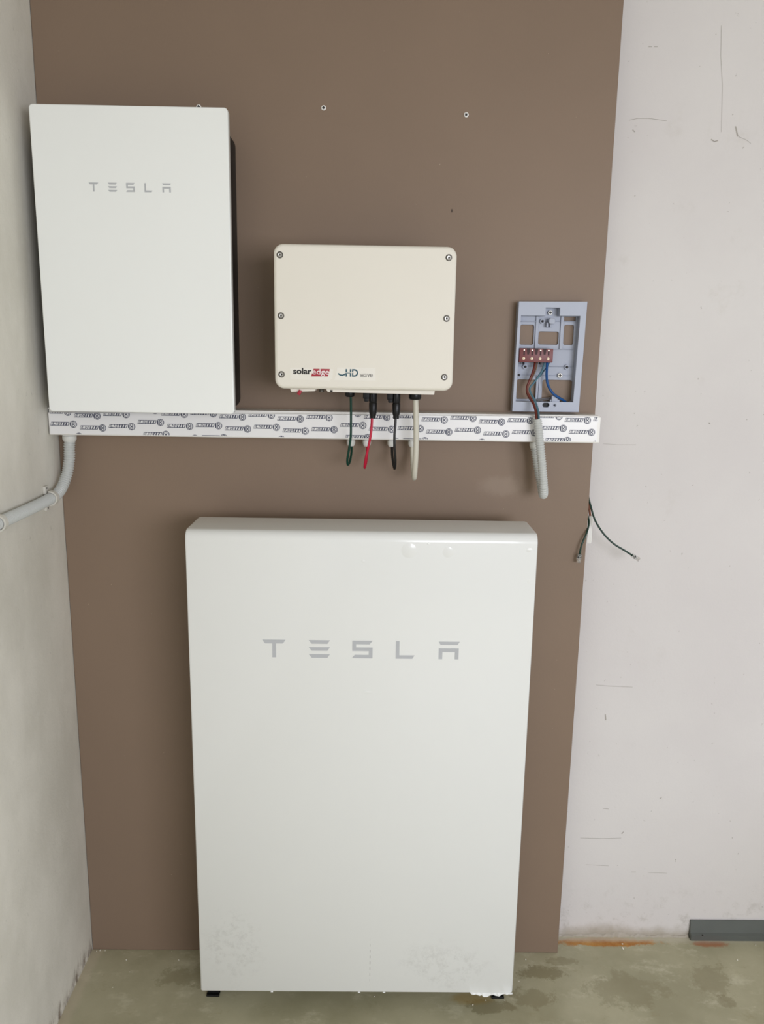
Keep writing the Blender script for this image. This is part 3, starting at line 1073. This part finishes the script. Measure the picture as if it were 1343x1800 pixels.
box('slot_shade', slot[0][0] - .014, hc[0] + .005, -.0225, -.0215, sa[2] - .007, sa[2] + .007, M['black'], mf, label='black sheet standing in for the shade behind the slots')  # black strip put in as the deep shade seen through the slots
turned('slot_bush', [(.0034, .004), (.0034, -.0005), (.0020, -.0005), (.0018, .004)], (hc[0], -.026, hc[2]), M['meter_in'], mf, 'y', 16)

x0p, x1p = outer[1][0] + .003, outer[3][0] - .003
zb_, zt_ = outer[1][1] + .004, outer[0][1] - .004


def hole(a, b, r):
    return rrect(min(a[0], b[0]), min(a[2], b[2]), max(a[0], b[0]), max(a[2], b[2]), r, 4)


holes = [hole((1.0647, -0.0060, 1.6481), (1.0959, -0.0060, 1.6038), .004),
         hole((1.1069, -0.0060, 1.6337), (1.1527, -0.0060, 1.6047), .004),
         hole((1.1643, -0.0060, 1.6491), (1.1868, -0.0060, 1.6048), .004),
         hole((1.1629, -0.0060, 1.6673), (1.1896, -0.0060, 1.6579), .001),
         hole((1.0631, -0.0060, 1.5251), (1.1092, -0.0060, 1.4810), .003),
         hole((1.1218, -0.0060, 1.5254), (1.1909, -0.0060, 1.4764), .005)]
plate('back_plate', [[(x0p, zb_), (x1p, zb_), (x1p, zt_), (x0p, zt_)]] + holes, -.006, -.001, M['meter_in'], mf, .0006)
# raised ribs of the back plate
bm = bmesh.new()
for p, q in (((1.0988, -0.0080, 1.6668), (1.1048, -0.0080, 1.5937)), ((1.1554, -0.0080, 1.6677), (1.1620, -0.0080, 1.5946)), ((1.0683, -0.0080, 1.5944), (1.1881, -0.0080, 1.5944)),
             ((1.0652, -0.0080, 1.6556), (1.1014, -0.0080, 1.6543)), ((1.0622, -0.0080, 1.5352), (1.1892, -0.0080, 1.5357)), ((1.0599, -0.0080, 1.5547), (1.1893, -0.0080, 1.5555)),
             ((1.1067, -0.0080, 1.5349), (1.1121, -0.0080, 1.4766)), ((1.1128, -0.0080, 1.5350), (1.1181, -0.0080, 1.4767)),
             ((1.1065, -0.0080, 1.6563), (1.1893, -0.0080, 1.6557))):
    add_box(bm, min(p[0], q[0]), max(p[0], q[0]), -.010, -.0058, min(p[2], q[2]), max(p[2], q[2]), .0004, 1)
link('rib', bm_mesh(bm, 'rib'), M['meter_in'], mf)
for c in ((1.1130, -0.0080, 1.6560), (1.0790, -0.0080, 1.5543), (1.1749, -0.0080, 1.5547), (1.0655, -0.0080, 1.5355)):
    bs = turned('boss', [(.0056, .002), (.0054, -.0045), (.0036, -.0045), (.0034, -.002)], c, M['meter_in'], mf, 'y', 18)
    turned('boss_hole', [(.0026, -.0028), (.0026, -.0032)], c, M['socket'], bs, 'y', 14)
# hook tongue in the middle of the upper part
a, b = (1.1249, -0.0200, 1.6630), (1.1391, -0.0200, 1.6508)
plate('hook', [rrect(a[0], b[2] - .001, b[0], a[2], .005, 5)], -.026, -.006, M['meter_in'], mf, .001)
bm = bmesh.new()
for dx in (-.0075, .0005):
    add_box(bm, a[0] + .004 + dx, a[0] + .008 + dx, -.018, -.006, b[2] - .008, b[2] + .003, .001, 1)
link('hook_prong', bm_mesh(bm, 'hook_prong'), M['meter_in'], mf, True)
screw('mounting_screw', (1.1295, -0.0100, 1.6752), .0052, .1, parent=mf)
screw('mounting_screw', (1.1602, -0.0100, 1.5358), .0056, .0, parent=mf)
# clip on the lower bar
a, b = (1.1415, -0.0200, 1.4902), (1.1554, -0.0200, 1.4755)
box('cable_clip', a[0], b[0], -.024, -.012, b[2] - .001, a[2], M['meter'], mf, .001)
box('cable_clip', a[0] - .003, b[0] + .005, -.022, -.010, b[2] - .001, b[2] + .006, M['meter'], mf, .001)
# terminal block
a, b = (1.0604, -0.0340, 1.5956), (1.1366, -0.0340, 1.5647)
tbk = box('terminal_block', a[0], b[0], -.034, -.010, b[2], a[2], M['block'], mf, .0015, 2, 'maroon terminal block')
for i in range(4):
    f = (.14, .38, .625, .865)[i]
    cx = seg(a[0], b[0], f)
    turned('terminal_screw', [(.0032, .0005), (.0032, -.0006), (.0022, -.0012), (.0002, -.0012)], (cx - .0005, -.034, seg(b[2], a[2], .27)), M['brass'], tbk, 'y', 16)
    box('wire_slot', cx - .0016, cx + .0016, -.0344, -.033, seg(b[2], a[2], .50), seg(b[2], a[2], .82), M['block_dark'], tbk)
    box('screw_slot', cx - .0022, cx + .0012, -.0354, -.0350, seg(b[2], a[2], .27) - .0005, seg(b[2], a[2], .27) + .0005, M['block_dark'], tbk)
    box('wire_tip', cx - .0014, cx + .0014, -.0345, -.033, seg(b[2], a[2], .83), seg(b[2], a[2], .90), M['brass'], tbk)
for f in (.26, .50, .745):
    cx = seg(a[0], b[0], f)
    plate('block_gap', [[(cx - .0019, seg(b[2], a[2], .56)), (cx + .0021, seg(b[2], a[2], .56)), (cx + .0042, a[2] + .0002), (cx - .0036, a[2] + .0002)]], -.0345, -.033, M['block_dark'], tbk)
for f, dz in ((.17, .0055), (.66, .005)):
    cx = seg(a[0], b[0], f)
    box('block_pin', cx - .0016, cx + .0016, -.026, -.014, b[2] - dz, b[2] + .001, M['black'], tbk, .0005, 1)

# wires between terminal block and conduit
def wire(pts, r, m, label):
    root = empty('electric_wire', pts[0], label, 'wire')
    tube('sheath', pts, r, M[m], root, 10, .003)


wire([(1.0991, -0.0220, 1.5645), (1.0957, -0.0300, 1.5507), (1.0904, -0.0350, 1.5355), (1.0849, -0.0370, 1.5215), (1.0807, -0.0390, 1.5088), (1.0814, -0.0420, 1.4975), (1.0863, -0.0460, 1.4876), (1.0919, -0.0530, 1.4780), (1.0959, -0.0620, 1.4659), (1.0974, -0.0730, 1.4528), (1.0970, -0.0820, 1.4396)],
     .0028, 'w_brown', 'dark brown wire from the terminal block into the hanging conduit')
wire([(1.1047, -0.0200, 1.5646), (1.1007, -0.0250, 1.5481), (1.0937, -0.0290, 1.5316), (1.0861, -0.0320, 1.5175), (1.0802, -0.0340, 1.5048), (1.0812, -0.0370, 1.4947), (1.0859, -0.0420, 1.4848), (1.0922, -0.0490, 1.4751), (1.0982, -0.0560, 1.4642), (1.1018, -0.0670, 1.4524), (1.1020, -0.0775, 1.4393)],
     .0016, 'w_olive', 'thin olive brown wire beside the dark brown one below the terminal block')
wire([(1.1211, -0.0220, 1.5649), (1.1154, -0.0290, 1.5484), (1.1067, -0.0340, 1.5345), (1.0964, -0.0380, 1.5205), (1.0874, -0.0410, 1.5090), (1.0868, -0.0430, 1.5015), (1.0909, -0.0480, 1.4916), (1.0967, -0.0540, 1.4806), (1.1004, -0.0610, 1.4697), (1.1022, -0.0730, 1.4567), (1.1025, -0.0850, 1.4400)],
     .0023, 'w_teal', 'grey blue wire crossing behind the brown wire into the hanging conduit')
wire([(1.1266, -0.0220, 1.5650), (1.1255, -0.0270, 1.5485), (1.1258, -0.0280, 1.5346), (1.1282, -0.0280, 1.5206), (1.1335, -0.0280, 1.5078), (1.1420, -0.0280, 1.4964), (1.1522, -0.0280, 1.4889), (1.1625, -0.0240, 1.4836), (1.1721, -0.0180, 1.4788), (1.1766, -0.0135, 1.4760)],
     .0029, 'w_blue', 'bright blue wire bending from the terminal block to the frame bottom')
wire([(1.1321, -0.0220, 1.5651), (1.1302, -0.0200, 1.5599), (1.1219, -0.0140, 1.5456), (1.1136, -0.0135, 1.5326)],
     .0015, 'w_teal', 'short grey wire disappearing behind the frame rib')
wire([(1.1416, -0.0120, 1.4845), (1.1307, -0.0140, 1.4838), (1.1186, -0.0160, 1.4818), (1.1078, -0.0180, 1.4798)],
     .0014, 'w_grey', 'thin grey wire lying across the lower frame window')
wire([(1.1418, -0.0120, 1.4800), (1.1313, -0.0120, 1.4804), (1.1179, -0.0140, 1.4784), (1.1094, -0.0170, 1.4772)],
     .0013, 'w_grey', 'lower thin grey wire lying just above the frame bottom bar')

# ------------------------------------------------------------------ loose wires hanging out behind the right board edge
def clear_plug(c, d, parent):
    """small clear modular plug: body, latch and contacts; c: cable end, d: direction"""
    d = Vector(d).normalized()
    up = Vector((0, -1, 0))
    sd = d.cross(up).normalized()
    mtx = Matrix((sd, up, d)).transposed().to_4x4()
    mtx.translation = Vector(c)

    def part(name, b_, m_, par):
        bm_ = bmesh.new()
        for q_ in b_:
            add_box(bm_, *q_, .0006, 1)
        bmesh.ops.transform(bm_, matrix=mtx, verts=bm_.verts[:])
        return link(name, bm_mesh(bm_, name), m_, par)
    pl = part('clear_plug', [(-.0048, .0048, -.0036, .0036, 0, .021)], M['clear'], parent)
    part('latch', [(-.0018, .0018, .0040, .0052, .004, .017)], M['clear'], pl)
    part('contact', [(-.0036 + i * .0019, -.0028 + i * .0019, -.0030, .0030, .0145, .0198) for i in range(4)], M['brass'], pl)
    part('cable_stub', [(-.0022, .0022, -.0020, .0020, .0005, .0110)], M['w_dkgreen'], pl)
    part('strain_bar', [(-.0040, .0040, .0006, .0042, .006, .009)], M['socket'], pl)


g1 = empty('network_cable', (1.2550, 0.0300, 1.2371), 'longer dark green cable with clear plug curving out over the white wall', 'cable')
pts = [(1.2455, 0.0360, 1.2987), (1.2523, 0.0340, 1.2713), (1.2556, 0.0300, 1.2484), (1.2613, 0.0220, 1.2248), (1.2696, 0.0120, 1.1961), (1.2828, 0.0040, 1.1728), (1.2989, -0.0020, 1.1534), (1.3182, -0.0060, 1.1371), (1.3391, -0.0080, 1.1252), (1.3607, -0.0080, 1.1121)]
tube('sheath', pts, .0023, M['w_dkgreen'], g1, 10, .0035)
clear_plug(pts[-1], Vector(pts[-1]) - Vector(pts[-2]), g1)
g2 = empty('network_cable', (1.2555, 0.0300, 1.2090), 'shorter dark green cable with clear plug hanging down across the board edge', 'cable')
pts = [(1.2426, 0.0360, 1.2175), (1.2510, 0.0330, 1.2055), (1.2577, 0.0240, 1.1948), (1.2572, 0.0130, 1.1859), (1.2527, 0.0010, 1.1759), (1.2455, -0.0100, 1.1616), (1.2398, -0.0120, 1.1480), (1.2343, -0.0140, 1.1302), (1.2326, -0.0140, 1.1147)]
tube('sheath', pts, .0023, M['w_dkgreen'], g2, 10, .0035)
clear_plug(pts[-1], Vector(pts[-1]) - Vector(pts[-2]), g2)
s1 = empty('sleeved_wire', (1.2618, 0.0300, 1.1992), 'brown wire pair ending in a white insulating sleeve hanging beside the board edge', 'wire')
for dx in (-1.0, 1.3):
    p0, p1, p2 = Vector((1.2550, 0.0340, 1.2532)), Vector((1.2592, 0.0340, 1.2280)), Vector((1.2660, 0.0340, 1.1928))
    o_ = Vector((dx * .0012, abs(dx) * .0006, 0))
    tube('sheath', [p0 + o_, p1 + o_, p2 + o_], .0017, M['w_tan'], s1, 8, .004)
c = (1.2670, 0.0340, 1.1992)
zb2 = (1.2647, 0.0340, 1.1307)[2]
bm = bmesh.new()
H_ = c[2] - zb2
rings = []
for t_, hw, hd in ((0, .0052, .0040), (.02, .0062, .0050), (.07, .0062, .0050), (.10, .0056, .0044), (.45, .0052, .0042), (.60, .0064, .0048), (.95, .0070, .0050), (1, .0066, .0044)):
    zc = c[2] - H_ * t_
    xc = c[0] - .0025 * t_
    rings.append([bm.verts.new((xc + hw * sx, .034 + hd * sy, zc)) for sx, sy in ((-1, -.6), (-.7, -1), (.7, -1), (1, -.6), (1, .6), (.7, 1), (-.7, 1), (-1, .6))])
for a, b in zip(rings, rings[1:]):
    for i in range(8):
        bm.faces.new((a[i], a[(i + 1) % 8], b[(i + 1) % 8], b[i]))
bm.faces.new(rings[0])
bm.faces.new(rings[-1][::-1])
link('white_sleeve', bm_mesh(bm, 'white_sleeve'), M['trunk'], s1, True, 'white insulating sleeve')

# ------------------------------------------------------------------ metal profile at the foot of the white wall
pf = empty('metal_profile', (1.63, .05, 0), 'dark grey metal angle profile lying along the foot of the white wall', 'metal profile')
bm = bmesh.new()
sec = [(GAP - .0005, .0545), (GAP - .0045, .0555), (.0555, .020), (.0490, .0165), (.0490, .0005), (GAP - .0005, .0005)]
ra = [bm.verts.new((1.6300, y, z)) for y, z in sec]
rb = [bm.verts.new((2.016, y, z)) for y, z in sec]
for i in range(6):
    bm.faces.new((ra[i], ra[(i + 1) % 6], rb[(i + 1) % 6], rb[i]))
bm.faces.new(ra)
bm.faces.new(rb[::-1])
link('profile_bar', bm_mesh(bm, 'profile_bar'), M['profile'], pf)
turned('rivet', [(.0022, .0004), (.002, -.0006), (.0002, -.0009)], (1.6614, 0.0490, 0.0179), M['socket'], pf, 'y', 10)

# ------------------------------------------------------------------ crumbs on the floor
bm = bmesh.new()
spots = [((1.4323, 0.0168, 0.0000), .0042), ((1.4359, 0.0336, 0.0000), .003), ((1.1592, -0.0249, -0.0000), .0022), ((0.9997, -0.1759, 0.0000), .0026), ((0.7558, -0.1515, 0.0000), .0018), ((1.0341, -0.1616, 0.0000), .002),
         ((1.7280, -0.0214, 0.0000), .0026), ((1.8028, 0.0332, -0.0000), .003), ((0.1231, -0.0779, 0.0000), .002), ((0.1018, -0.0372, -0.0000), .0028), ((0.2391, -0.0358, -0.0000), .0022), ((0.0955, -0.1285, 0.0000), .0018),
         ((0.2136, -0.0058, 0.0000), .0016), ((1.1278, -0.0990, -0.0000), .0018), ((1.0811, -0.1612, 0.0000), .0016), ((0.0218, -0.0037, 0.0000), .003), ((0.0357, -0.0046, 0.0000), .002), ((0.0141, -0.0078, 0.0000), .0025)]
for (p, r) in spots:
    q = Matrix.Translation((p[0], p[1], r * .45)) @ Euler((random.random() * 3, random.random() * 3, random.random() * 3)).to_matrix().to_4x4() @ Matrix.Diagonal((r, r * .7, r * .5, 1))
    bmesh.ops.create_icosphere(bm, subdivisions=1, radius=1, matrix=q)
o = link('plaster_crumbs', bm_mesh(bm, 'plaster_crumbs'), M['crumb'])
tag(o, 'tiny white plaster crumbs scattered on the concrete floor', 'crumbs', None, 'stuff')
